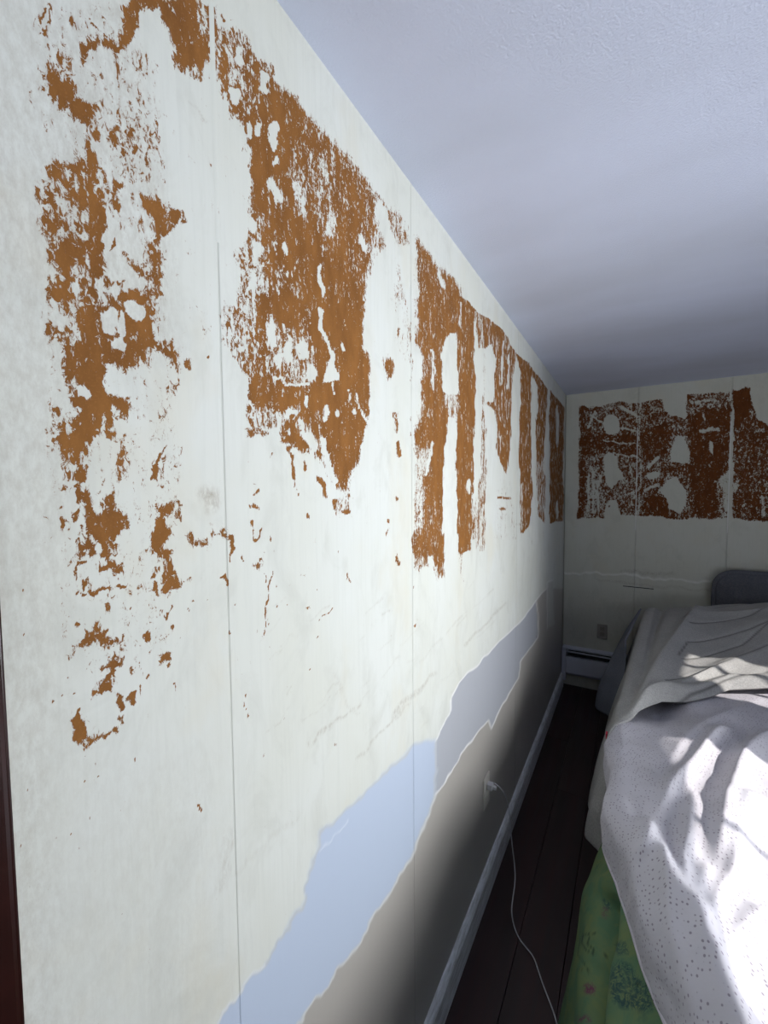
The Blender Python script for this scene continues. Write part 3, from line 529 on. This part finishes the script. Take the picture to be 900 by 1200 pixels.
for i in range(3):
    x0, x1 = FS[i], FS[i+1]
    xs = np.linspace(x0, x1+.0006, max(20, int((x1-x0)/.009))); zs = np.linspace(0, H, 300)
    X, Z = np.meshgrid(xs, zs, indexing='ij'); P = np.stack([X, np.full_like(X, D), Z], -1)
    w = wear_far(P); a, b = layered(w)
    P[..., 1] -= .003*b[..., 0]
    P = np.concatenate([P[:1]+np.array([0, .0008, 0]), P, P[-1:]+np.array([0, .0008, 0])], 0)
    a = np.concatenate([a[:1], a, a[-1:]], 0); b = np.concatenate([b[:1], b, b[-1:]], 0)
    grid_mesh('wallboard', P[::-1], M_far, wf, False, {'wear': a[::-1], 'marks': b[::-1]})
box_obj('wallboard', (1.7006, RX, D, D+.006, 0, H), M_white, wf)
# seams filled with pale compound
for x in (.507, 1.061):
    box_obj('joint_filler', (x-.003, x+.003, D-.0006, D+.002, 1.32, 2.1), M_white, wf)
# strip of dado edge with an open gap below it
bm = bmesh.new()
pts = [hit(x, y, 1, D) for x, y in ((730, 686.5), (742, 688), (754, 689), (766, 690.5))]
for i in range(3):
    a, b = pts[i], pts[i+1]; box(bm, a.x, b.x, D-.002, D+.001, (a.z+b.z)/2-.0028, (a.z+b.z)/2+.0028)
o = bm_obj('dado_gap', bm, M_dark, wf)

# ------------------------------------------------------------------ setting : ceiling, floor, other walls
struct(box_obj('ceiling', (-.12, RX+.12, -1.42, D+.12, H, H+.1), M_ceil), 'pale stippled ceiling over the whole room', 'ceiling')
fl = struct(box_obj('floor', (-.12, RX+.12, -1.42, D+.12, -.1, -.022), M_dark), 'dark mahogany plank floor between left wall and bed', 'floor')
pw = .155
bm = bmesh.new(); box(bm, 0, pw-.0018, 0, 1, -.022, 0, .0012); proto = bm_obj('floor_plank', bm, M_floor, fl)
proto.location = (.004, -1.3, 0); proto.scale = (1, 1.9, 1)
n = 0
for i in range(22):
    y = -1.3 + [0, -.9, -.4, -1.2][i % 4]
    while y < D:
        L = [2.3, 1.9, 2.7][(i*7+n) % 3]; y0 = max(y, -1.3); y1 = min(y+L-.0015, D)
        x = .004 + i*pw
        if x + pw > RX+.1: break
        if y1-y0 > .05:
            o = proto if n == 0 else proto.copy()
            if n: C.objects.link(o)
            o.location = (x, y0, 0); o.scale = (1, y1-y0, 1); n += 1
        y += L
wr = struct(empty('wall_right', (RX, 1.2, 0)), 'plain painted wall with windows outside the view', 'wall')
def wr_box(y0, y1, z0, z1):
    o = box_obj('wall_section', (RX, RX+.12, y0, y1, z0, z1), M_room); keep_parent(o, wr)
ye = -1.3
for (y0, y1, z0, z1) in WIN:
    wr_box(ye, y0, 0, H); wr_box(y0, y1, 0, z0); wr_box(y0, y1, z1, H); ye = y1
wr_box(ye, D+.12, 0, H)
for i, (y0, y1, z0, z1) in enumerate(WIN):
    bm = bmesh.new(); t = .04; xw = RX+.06
    box(bm, xw-.02, xw+.02, y0, y1, z0, z0+t); box(bm, xw-.02, xw+.02, y0, y1, z1-t, z1)
    box(bm, xw-.02, xw+.02, y0, y0+t, z0, z1); box(bm, xw-.02, xw+.02, y1-t, y1, z0, z1)
    box(bm, xw-.02, xw+.02, y0, y1, (z0+z1)/2-.02, (z0+z1)/2+.02)
    ym = (y0+y1)/2; box(bm, xw-.01, xw+.01, ym-.012, ym+.012, z0, z1)
    o = bm_obj('window_%d' % (i+1), bm, M_white); struct(o, 'white sash window frame in the right wall, %s' % ('nearer one' if i == 0 else 'farther one'), 'window')
struct(box_obj('wall_back', (-.12, RX+.12, -1.42, -1.3, 0, H), M_room), 'plain wall behind the viewpoint', 'wall')

# added unseen: tall shelf unit keeping window light off the far wall
bc = empty('light_blocker', (RX-.3, 1.96, 0), 'tall dark shelf unit added unseen to block window light from the end wall', 'light_blocker')
for nm, b in (('side_panel', (RX-.62, RX-.005, 1.80, 1.82, 0, 2.12)), ('side_panel', (RX-.62, RX-.005, 2.10, 2.12, 0, 2.12)), ('back_panel', (RX-.02, RX-.005, 1.82, 2.10, 0, 2.12)),
              ('top_panel', (RX-.62, RX-.005, 1.80, 2.12, 2.12, 2.14))) + tuple(('shelf', (RX-.61, RX-.02, 1.82, 2.10, z, z+.02)) for z in (.08, .5, .9, 1.3, 1.7)):
    o = box_obj(nm, b, M_frame, None, .002); keep_parent(o, bc)
# baseboard with a worn bevelled cap
bm = bmesh.new()
prof = [(0, 0), (.018, 0), (.018, .098), (.013, .108), (.006, .117), (0, .12)]
N = 60; ys = np.linspace(.145, D-.06, N); vs = []
for y in ys:
    for j, (x, z) in enumerate(prof):
        vs.append(bm.verts.new((x + (.0006*math.sin(y*23+j) if 1 < j < 5 else 0), y, z + (.0008*math.sin(y*31+j*2) if j > 1 else 0))))
k = len(prof)
for i in range(N-1):
    for j in range(k-1):
        bm.faces.new((vs[i*k+j], vs[i*k+j+1], vs[(i+1)*k+j+1], vs[(i+1)*k+j]))
bm.faces.new([vs[j] for j in range(k)]); bm.faces.new([vs[(N-1)*k+j] for j in reversed(range(k))])
struct(bm_obj('baseboard_left', bm, M_base), 'scuffed grey-white baseboard along the stripped wall', 'baseboard')

# dark wood door casing at the near left
dc = struct(empty('door_1', (0, .09, 0)), 'dark mahogany door casing at the near edge of the left wall', 'door')
o = box_obj('casing', (.0, .022, .035, .1405, 0, 2.1), M_casing, None, .004); keep_parent(o, dc)
o = box_obj('casing_bead', (.0, .014, .1405, .1445, 0, 2.1), M_casing, None, .0015); keep_parent(o, dc)
o = box_obj('door_panel', (.0, .012, -.78, .035, 0, 2.06), M_casing, None, .003); keep_parent(o, dc)

# ------------------------------------------------------------------ baseboard heater on the far wall
ht = empty('baseboard_heater', (1.0, D-.03, 0), 'low grey metal baseboard heater under the end wall beside the bed', 'heater')
def hp(name, b, mat, bev=.002):
    o = box_obj(name, b, mat, None, bev); keep_parent(o, ht); return o
hp('back_plate', (.02, 1.9, D-.008, D, .09, .335), M_heater)
hp('top_cover', (.02, 1.9, D-.055, D-.0005, .318, .333), M_heater, .004)
hp('damper_slot', (.05, 1.9, D-.05, D-.01, .268, .3), M_dark, .001)
hp('damper_flap', (.03, 1.9, D-.062, D-.052, .296, .307), M_heater)
hp('front_panel', (.03, 1.9, D-.066, D-.056, .125, .262), M_heater, .003)
hp('fin_element', (.06, 1.9, D-.05, D-.015, .15, .2), M_dark, .001)
o = hp('end_cap', (.004, .036, D-.07, D-.0005, .06, .336), M_heater, .004)

# outlet on the far wall
p0, p1 = hit(700, 733, 1, D), hit(711, 749, 1, D)
ow = empty('wall_outlet', (p0.x+.035, D, p1.z), 'dull painted outlet plate on the shaded end wall above heater', 'outlet')
o = box_obj('cover_plate', (p0.x, p0.x+.072, D-.006, D, p1.z, p1.z+.115), flat('painted_plate', rgb(138, 132, 122), .5), None, .003); keep_parent(o, ow)
for dz in (.022, .066):
    o = box_obj('socket', (p0.x+.02, p0.x+.052, D-.009, D-.005, p1.z+dz, p1.z+dz+.028), flat('painted_socket', rgb(120, 114, 104), .5), None, .002); keep_parent(o, ow)

# outlet on the left wall with plug and cord
OY, OZ = 1.612, .438
lo = empty('wall_outlet', (0, OY, OZ-.06), 'ivory outlet plate with a plug in it, low on the left wall', 'outlet')
o = box_obj('cover_plate', (0, .006, OY-.036, OY+.036, OZ-.062, OZ+.062), M_plate, None, .002); keep_parent(o, lo)
for dz in (-.03, .022):
    o = box_obj('socket', (.004, .008, OY-.016, OY+.016, OZ+dz-.014, OZ+dz+.014), M_plate, None, .0015); keep_parent(o, lo)
def tube(name, pts, r, mat, parent=None, res=6):
    cu = bpy.data.curves.new(name, 'CURVE'); cu.dimensions = '3D'; cu.bevel_depth = r; cu.bevel_resolution = 3; cu.resolution_u = res
    sp = cu.splines.new('NURBS'); sp.points.add(len(pts)-1); sp.use_endpoint_u = True; sp.order_u = 3
    for q, p in zip(sp.points, pts): q.co = (*p, 1)
    tmp = bpy.data.objects.new(name, cu); C.objects.link(tmp); cu.materials.append(mat)
    dg = bpy.context.evaluated_depsgraph_get(); me = bpy.data.meshes.new_from_object(tmp.evaluated_get(dg))
    bpy.data.objects.remove(tmp); o = bpy.data.objects.new(name, me); C.objects.link(o)
    if not me.materials: me.materials.append(mat)
    if parent: o.parent = parent
    return o
pc = empty('power_cord', (.05, OY, .3), 'thin pale power cord hanging from the left wall outlet to the floor', 'cord')
bm = bmesh.new(); box(bm, .008, .03, OY-.012, OY+.014, OZ+.012, OZ+.036, .004); box(bm, .028, .044, OY-.006, OY+.008, OZ+.017, OZ+.030, .003)
o = bm_obj('plug', bm, M_cord); keep_parent(o, pc)
cp = [(578,917,.04),(585,921,.055),(592,931,.062),(596,945,.066),(598,965,.072),(600,990,.08),(603,1012,.09),(604,1032,.1),(601,1052,.11),(599,1068,.12)]
pts = [hit(x, y, 0, d) for x, y, d in cp] + [hit(x, y, 2, .004) for x, y in ((602,1085),(608,1100),(618,1112),(626,1122),(631,1138),(637,1156),(645,1176),(652,1196),(660,1230))]
o = tube('cable', pts, .0022, M_cord); keep_parent(o, pc)

# ------------------------------------------------------------------ bed
bed = empty('bed', (1.2, 2.2, 0), 'low double bed with mattress under rumpled covers along the left wall', 'bed')
for nm, b, mt, bv in (('mattress', (.62, 1.95, 1.3, 3.5, .36, .60), M_mattress, .05), ('bed_frame', (.66, 1.93, 1.36, 3.5, .22, .36), M_frame, .01),
                      ('leg', (.68, .74, 1.4, 1.46, 0, .22), M_frame, .004), ('leg', (1.82, 1.88, 1.4, 1.46, 0, .22), M_frame, .004),
                      ('leg', (.68, .74, 3.38, 3.44, 0, .22), M_frame, .004), ('leg', (1.82, 1.88, 3.38, 3.44, 0, .22), M_frame, .004)):
    o = box_obj(nm, b, mt, None, bv); keep_parent(o, bed)
# rounded upholstered headboard
a = hit(834, 690, 1, 3.66); tz = hit(860, 668, 1, 3.66).z
bm = bmesh.new(); pr = []
x0, x1, r = a.x, 2.0, .13
for t in range(9):
    an = math.pi - t*math.pi/16; pr.append((x0+r+r*math.cos(an), tz-r+r*math.sin(an)))
for t in range(9):
    an = math.pi/2 - t*math.pi/16; pr.append((x1-r+r*math.cos(an), tz-r+r*math.sin(an)))
pr += [(x1, .25), (x0, .25)]
f = [bm.verts.new((x, 3.62, z)) for x, z in pr]; bk = [bm.verts.new((x, 3.70, z)) for x, z in pr]
bm.faces.new(f); bm.faces.new(bk[::-1])
for i in range(len(pr)): bm.faces.new((f[i], bk[i], bk[(i+1) % len(pr)], f[(i+1) % len(pr)]))
bmesh.ops.recalc_face_normals(bm, faces=bm.faces)
bmesh.ops.bevel(bm, geom=[e for e in bm.edges if e.is_manifold and abs(e.verts[0].co.y-e.verts[1].co.y) < .01], offset=.022, segments=3, affect='EDGES')
o = bm_obj('headboard', bm, M_headb, None, True); keep_parent(o, bed)

def polydist(X, Y, pts):
    dm = np.full(X.shape, 1e9); sd = np.zeros(X.shape); tt = np.zeros(X.shape); n = len(pts)-1
    for i in range(n):
        (ax, ay), (bx, by) = pts[i], pts[i+1]; dx, dy = bx-ax, by-ay; L = dx*dx+dy*dy+1e-12
        t = np.clip(((X-ax)*dx+(Y-ay)*dy)/L, 0, 1); d = np.hypot(X-ax-t*dx, Y-ay-t*dy)
        sg = np.sign(dx*(Y-ay)-dy*(X-ax)); m = d < dm
        dm = np.where(m, d, dm); sd = np.where(m, sg*d, sd); tt = np.where(m, (i+t)/n, tt)
    return sd, tt
def ridge(X, Y, px, zc, wL, wR, h):
    pts = [tuple(hit(x, y, 2, zc)[:2]) for x, y in px]
    sd, t = polydist(X, Y, pts); fade = np.clip(np.minimum(t, 1-t)*5, 0, 1)
    w = np.where(sd > 0, wL, wR); return h*np.exp(-(np.abs(sd)/w)**1.35)*(.15+.85*fade)
def fnoise(X, Y, seed, freq, n=18):
    r = np.random.RandomState(seed); o = np.zeros(X.shape)
    for i in range(n):
        a = r.uniform(0, 2*np.pi); k = freq*r.uniform(.5, 1.6); o += np.sin(k*(X*np.cos(a)+Y*np.sin(a))+r.uniform(0, 6.28))
    return o/np.sqrt(n)

# --- dotted sheet: cross-sections from hem, up the side, over the top
ys = np.linspace(.62, 2.95, 300)
hx = np.interp(ys, [.62, 1.02, 1.25, 1.5, 1.9, 3.0], [.68, .575, .49, .432, .425, .44])
hz = np.interp(ys, [.62, 1.02, 1.5, 1.75, 2.1, 3.0], [.50, .50, .47, .40, .38, .38])
ss = np.linspace(0, 1, 230)
P = np.zeros((len(ys), len(ss), 3)); UV = np.zeros((len(ys), len(ss), 2))
for i, y in enumerate(ys):
    x0, z0 = hx[i], hz[i]; ztop = .655; R = .055
    side = ztop-R-z0; arc = R*math.pi/2; top = 1.95-(x0+R); xo = x0
    tot = side+arc+top; L = (ss**1.35)*tot
    out = np.zeros((len(ss), 2))
    a = L < side; b = (L >= side) & (L < side+arc); c = L >= side+arc
    out[a] = np.stack([np.full(a.sum(), xo), z0+L[a]], -1)
    th = (L[b]-side)/R; out[b] = np.stack([xo+R*(1-np.cos(th)), ztop-R+R*np.sin(th)], -1)
    out[c] = np.stack([xo+R+(L[c]-side-arc), np.full(c.sum(), ztop)], -1)
    P[i, :, 0] = out[:, 0]; P[i, :, 1] = y; P[i, :, 2] = out[:, 1]; UV[i, :, 0] = L; UV[i, :, 1] = y
X, Y, Z = P[..., 0].copy(), P[..., 1].copy(), P[..., 2].copy()
topw = sm(Z, .60, .655)
h = np.zeros(X.shape)
zc = .67
for px, wl_, wr_, hh in [
   ([(768,959),(790,922),(817,888),(841,862),(858,850)], .035, .030, .045),
   ([(750,1010),(757,995),(768,959)], .03, .03, .03),
   ([(838,1019),(845,985),(852,940),(866,900),(878,880),(900,862),(930,845)], .03, .045, .05),
   ([(777,982),(779,1044),(788,1119),(792,1170)], .028, .022, .035),
   ([(812,925),(808,970),(800,1010),(806,1060)], .03, .02, .035),
   ([(700,1040),(740,1000),(760,950)], .03, .03, .012),
   ([(820,1100),(818,1060),(830,1010)], .03, .03, .022),
   ([(900,935),(880,940),(868,975),(862,1030)], .05, .03, .03),
   ([(815,1140),(845,1050),(870,1000)], .02, .02, .018),
   ([(755,860),(765,900),(752,940)], .05, .05, .012),
   ([(770,905),(800,868),(840,838),(900,812)], .05, .03, .022),
   ([(830,1160),(880,1080),(900,1060)], .04, .03, .02),
   ([(730,1040),(745,1100),(768,1160)], .03, .02, .014)]:
    h += ridge(X, Y, px, zc, wl_, wr_, hh)
h += .05*np.exp(-((X-hx[:, None]-.075)/.035)**2)*(1-sm(Y, 1.15, 1.45))
h += .006*fnoise(X, Y, 3, 14)+.0022*fnoise(X, Y*.5+X*.6, 5, 60)
P[..., 2] += h*topw*(1-.6*sm(Y, 2.15, 2.4)) - .05*sm(Y, 2.0, 2.25)*(1-sm(X, .55, .75)); P[..., 0] += .04*sm(Y, 2.0, 2.3)*(1-sm(X, .55, .75)); P[..., 0] -= (.010*fnoise(Y, Z*.3, 8, 22)+.002*fnoise(Y, Z, 9, 70))*(1-topw)*sm(Z, .38, .55)
# thick rolled hem
P[:, 0, 0] += .006; P[:, 1, 0] -= .003
dsh = empty('fitted_sheet', (1.2, 1.6, .5), 'white sheet with small dark dots rumpled over the near half of bed', 'sheet')
o = grid_mesh('sheet_cloth', P[::-1], M_sheet, None, True, None, UV[::-1]); keep_parent(o, dsh)
md = o.modifiers.new('thickness', 'SOLIDIFY'); md.thickness = .003; md.offset = -1
hem = tube('hem', [tuple(P[i, 0]+np.array([-.004, 0, .001])) for i in range(0, 210, 6)], .0055, M_sheet); keep_parent(hem, dsh)

# --- grey quilted blanket over the far half
Us = np.linspace(0, 1, 300); Vs = np.linspace(0, 1, 230)     # U along the length from near edge, V from bottom of left drape
P = np.zeros((len(Us), len(Vs), 3)); UV = np.zeros((len(Us), len(Vs), 2))
def topz(x, y):
    return .688 + sm(y, 2.2, 3.45)*(.115+.115*sm(x, .62, 1.35)) - .02*sm(-x, -.62, -.45)
for j, v in enumerate(Vs):
    for i, u in enumerate(Us):
        # near edge depends on x; unroll: v<.32 drape, then top
        if v < .34:
            q = v/.34; x_t = 0
            yN = np.interp(q, [0, .35, 1], [1.80, 1.80, 1.93]); y = yN + (3.5-yN)*u
            xe = np.interp(y, [1.8, 2.2, 3.5], [.425, .435, .565]); xb = np.interp(y, [1.75, 1.85, 2.2, 2.6, 3.5], [.37, .338, .345, .385, .45])
            zt = topz(xe, y)-.06; zb = np.interp(y, [1.8, 2.0, 2.3, 3.5], [.19, .16, .2, .25])
            x = xb+(xe-xb)*q**1.4; z = zb+(zt-zb)*q
            x = .425+(x-.425)*float(sm(np.array(u), -.012, .07))
            x += .016*math.sin(y*13+1)*(1-q)*(.3+u) + .008*math.sin(y*31+2)*(1-q)
        else:
            q = (v-.34)/.66; th = min(1, q/.07)
            xe0 = .43; xx = q*1.5
            yN = np.interp(q, [0, .06, .13, .3, .55, 1], [1.93, 2.03, 2.22, 2.50, 2.66, 2.75]); y = yN+(3.5-yN)*u
            xe = np.interp(y, [1.8, 2.2, 3.5], [.425, .435, .565]); zt = topz(xe, y)
            if q < .05:
                a = q/.05*math.pi/2; x = xe+.06*(1-math.cos(a)); z = zt-.06+.06*math.sin(a)
            else:
                x = xe+.06+(q-.05)/.95*(1.95-xe-.06); z = topz(x, y)
        P[i, j] = (x, y, z); UV[i, j] = (x, y)
X, Y = P[..., 0], P[..., 1].copy()
Ug = np.repeat(Us[:, None], len(Vs), 1); Vg = np.repeat(Vs[None], len(Us), 0)
topw = sm(Vg, .34, .40)
h = np.zeros(Y.shape)
for px, z_, wa, wb, hh in [
   ([(718,835),(745,795),(775,762),(800,740),(815,727),(830,725)], .78, .03, .06, .055),
   ([(725,850),(760,812),(800,797),(850,785),(900,775)], .72, .03, .03, .028),
   ([(740,790),(765,745),(785,715)], .80, .03, .03, .012),
   ([(815,727),(850,730),(900,735),(960,738)], .80, .06, .04, .02)]:
    h += ridge(X, Y, px, z_, wa, wb, hh)
h -= ridge(X, Y, [(728,822),(745,788),(760,752),(770,728),(778,708)], .78, .03, .03, .055)
edge = np.exp(-(Ug*(3.5-2.3)/.03)**2); h += -.022*np.exp(-(Ug*1.15/.018)**2) + .020*np.exp(-((Ug*1.15-.055)/.05)**2) - .012*np.exp(-((Ug*1.15-.13)/.03)**2)
h += .004*fnoise(X, Y, 21, 16)
# stitched channels running across the bed
st = np.zeros(Y.shape)
Pj = P.copy(); Pj[..., 2] += h*topw
x_, y_ = project(Pj)
for px in ([(800,735),(812,730),(850,730),(900,733)], [(808,743),(830,742),(880,743),(900,741)], [(795,765),(806,755),(840,754),(880,753),(930,747)],
           [(800,767),(830,766),(870,762),(900,752)], [(780,786),(815,781),(850,776),(900,766)], [(775,808),(810,797),(850,789),(900,783)]):
    pts = [tuple(hit(x, y, 2, .76)[:2]) for x, y in px]; sd, t = polydist(Pj[..., 0]*(1), Pj[..., 1], pts)
    g = np.exp(-(sd/.0045)**2)*topw; h -= .006*np.exp(-(sd/.012)**2); st = np.maximum(st, g)
P[..., 2] += h*topw
P[..., 0] -= .012*(1-topw)*edge
o_b = empty('grey_blanket', (1.2, 2.9, .7), 'heather grey quilted blanket draped over pillows at the far end of bed', 'blanket')
A = np.stack([st*.8, st, st, st*0+1], -1)
o = grid_mesh('blanket_cloth', P[::-1], M_blanket, None, True, {'stitch': A[::-1]}, UV[::-1]); keep_parent(o, o_b)
md = o.modifiers.new('thickness', 'SOLIDIFY'); md.thickness = .012; md.offset = -1
# small red tag at the blanket edge
p = hit(711, 862, 0, .405); o = box_obj('tag', (p.x-.004, p.x+.004, p.y-.012, p.y+.012, p.z-.012, p.z+.014), M_red, None, .002); keep_parent(o, o_b); o['label'] = 'small pinkish red tag'

# --- blue grey bedspread corner hanging behind the blanket at the head
n1, n2 = 40, 40; P = np.zeros((n1, n2, 3))
for i in range(n1):
    u = i/(n1-1); y = 2.93+.6*u
    for j in range(n2):
        q = j/(n2-1); xt = np.interp(y, [2.95, 3.55], [.46, .56]); xb = np.interp(y, [2.95, 3.1, 3.55], [.33, .315, .37])
        zt = .68+.09*u; zb = .19
        x = xb+(xt-xb)*q**1.7+.012*math.sin(y*30+q)*(1-q); x = .47+(x-.47)*float(sm(np.array(u), -.02, .2)); P[i, j] = (x, y, zb+(zt-zb)*q)
Z0 = np.zeros(P.shape[:2]); sp_ = grid_mesh('bedspread', P, M_spread, None, True, {'stitch': np.stack([Z0, Z0, Z0, Z0+1], -1)})
md = sp_.modifiers.new('thickness', 'SOLIDIFY'); md.thickness = .01
tag(sp_, 'blue-grey bedspread corner hanging down beside the head of bed, behind the blanket', 'bedspread')

# --- green floral comforter spilling to the floor under the near corner
n1, n2 = 140, 110; P = np.zeros((n1, n2, 3))
for i in range(n1):
    u = i/(n1-1); y = .80+u*1.05      # along the bed
    for j in range(n2):
        q = j/(n2-1)                  # 0 floor, 1 under the hem
        xt = np.interp(y, [.8, 1.02, 1.25, 1.5, 1.9], [.66, .60, .52, .47, .46]); xb = np.interp(y, [.8, 1.3, 1.7, 1.85], [.36, .33, .37, .42])
        zt = np.interp(y, [.8, 1.5, 1.85], [.50, .47, .40])
        bul = math.sin(q*math.pi)*.02
        x = xb+(xt-xb)*q**1.25-bul; z = .012+(zt-.012)*q
        P[i, j] = (x, y, z)
X, Y, Z = P[..., 0], P[..., 1], P[..., 2]
# the deep crease between the two rolls
x_, y_ = project(P)
cre = [(720,1060),(718,1110),(712,1140),(709,1200),(706,1300)]
dm = np.full(x_.shape, 1e9)
for i in range(len(cre)-1):
    (ax, ay), (bx, by) = cre[i], cre[i+1]; dx, dy = bx-ax, by-ay; t = np.clip(((x_-ax)*dx+(y_-ay)*dy)/(dx*dx+dy*dy), 0, 1); dm = np.minimum(dm, np.hypot(x_-ax-t*dx, y_-ay-t*dy))
ds = -.09*np.exp(-(dm/7.)**2)+.022*np.exp(-((dm-20)/13.)**2)+.005*fnoise(Y, Z, 31, 20)
P[..., 0] -= .85*ds; P[..., 2] += np.where(P[..., 2] > .06, .45*ds, 0)
w = Wear(P)
def S(s, x0, y0, f): return [(x0+x*f, y0+y*f) for x, y in s]
f = 150/818.
w.poly('ink', S([(430,850),(480,800),(550,830),(590,900),(640,950),(690,1040),(700,1120),(640,1140),(560,1110),(500,1120),(430,1060),(420,960)], 640, 980, f), .95, 5)
w.poly('ink', S([(440,690),(520,680),(540,760),(470,770)], 640, 980, f), .8, 3)
w.poly('ink', S([(365,405),(420,410),(430,480),(380,480)], 640, 980, f), .9, 3)
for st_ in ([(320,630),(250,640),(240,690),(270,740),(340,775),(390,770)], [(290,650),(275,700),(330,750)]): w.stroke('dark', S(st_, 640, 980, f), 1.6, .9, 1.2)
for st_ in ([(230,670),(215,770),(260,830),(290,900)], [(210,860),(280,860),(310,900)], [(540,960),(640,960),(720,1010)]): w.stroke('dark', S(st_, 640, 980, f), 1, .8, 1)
w.ell('plum', 640+285*f, 980+985*f, 7, 6, 1, 3); w.ell('plum', 640+380*f, 980+500*f, 4, 7, .6, 3); w.ell('plum', 640+250*f, 980+1180*f, 9, 4, .9, 3)
for k in range(9):
    a = -2.4+k*.55; cx, cy = 640+530*f, 980+960*f
    w.stroke('ink', [(cx+4*math.cos(a), cy+4*math.sin(a)), (cx+22*math.cos(a), cy+20*math.sin(a))], 1.2, .15, 1)
Z0 = np.zeros(w.shape); g = lambda k: w.v.get(k, Z0)
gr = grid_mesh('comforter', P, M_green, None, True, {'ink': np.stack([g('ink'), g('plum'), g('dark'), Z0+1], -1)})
md = gr.modifiers.new('thickness', 'SOLIDIFY'); md.thickness = .012; md.offset = 0
tag(gr, 'green floral comforter bulging to the floor under the dotted sheet hem', 'comforter')
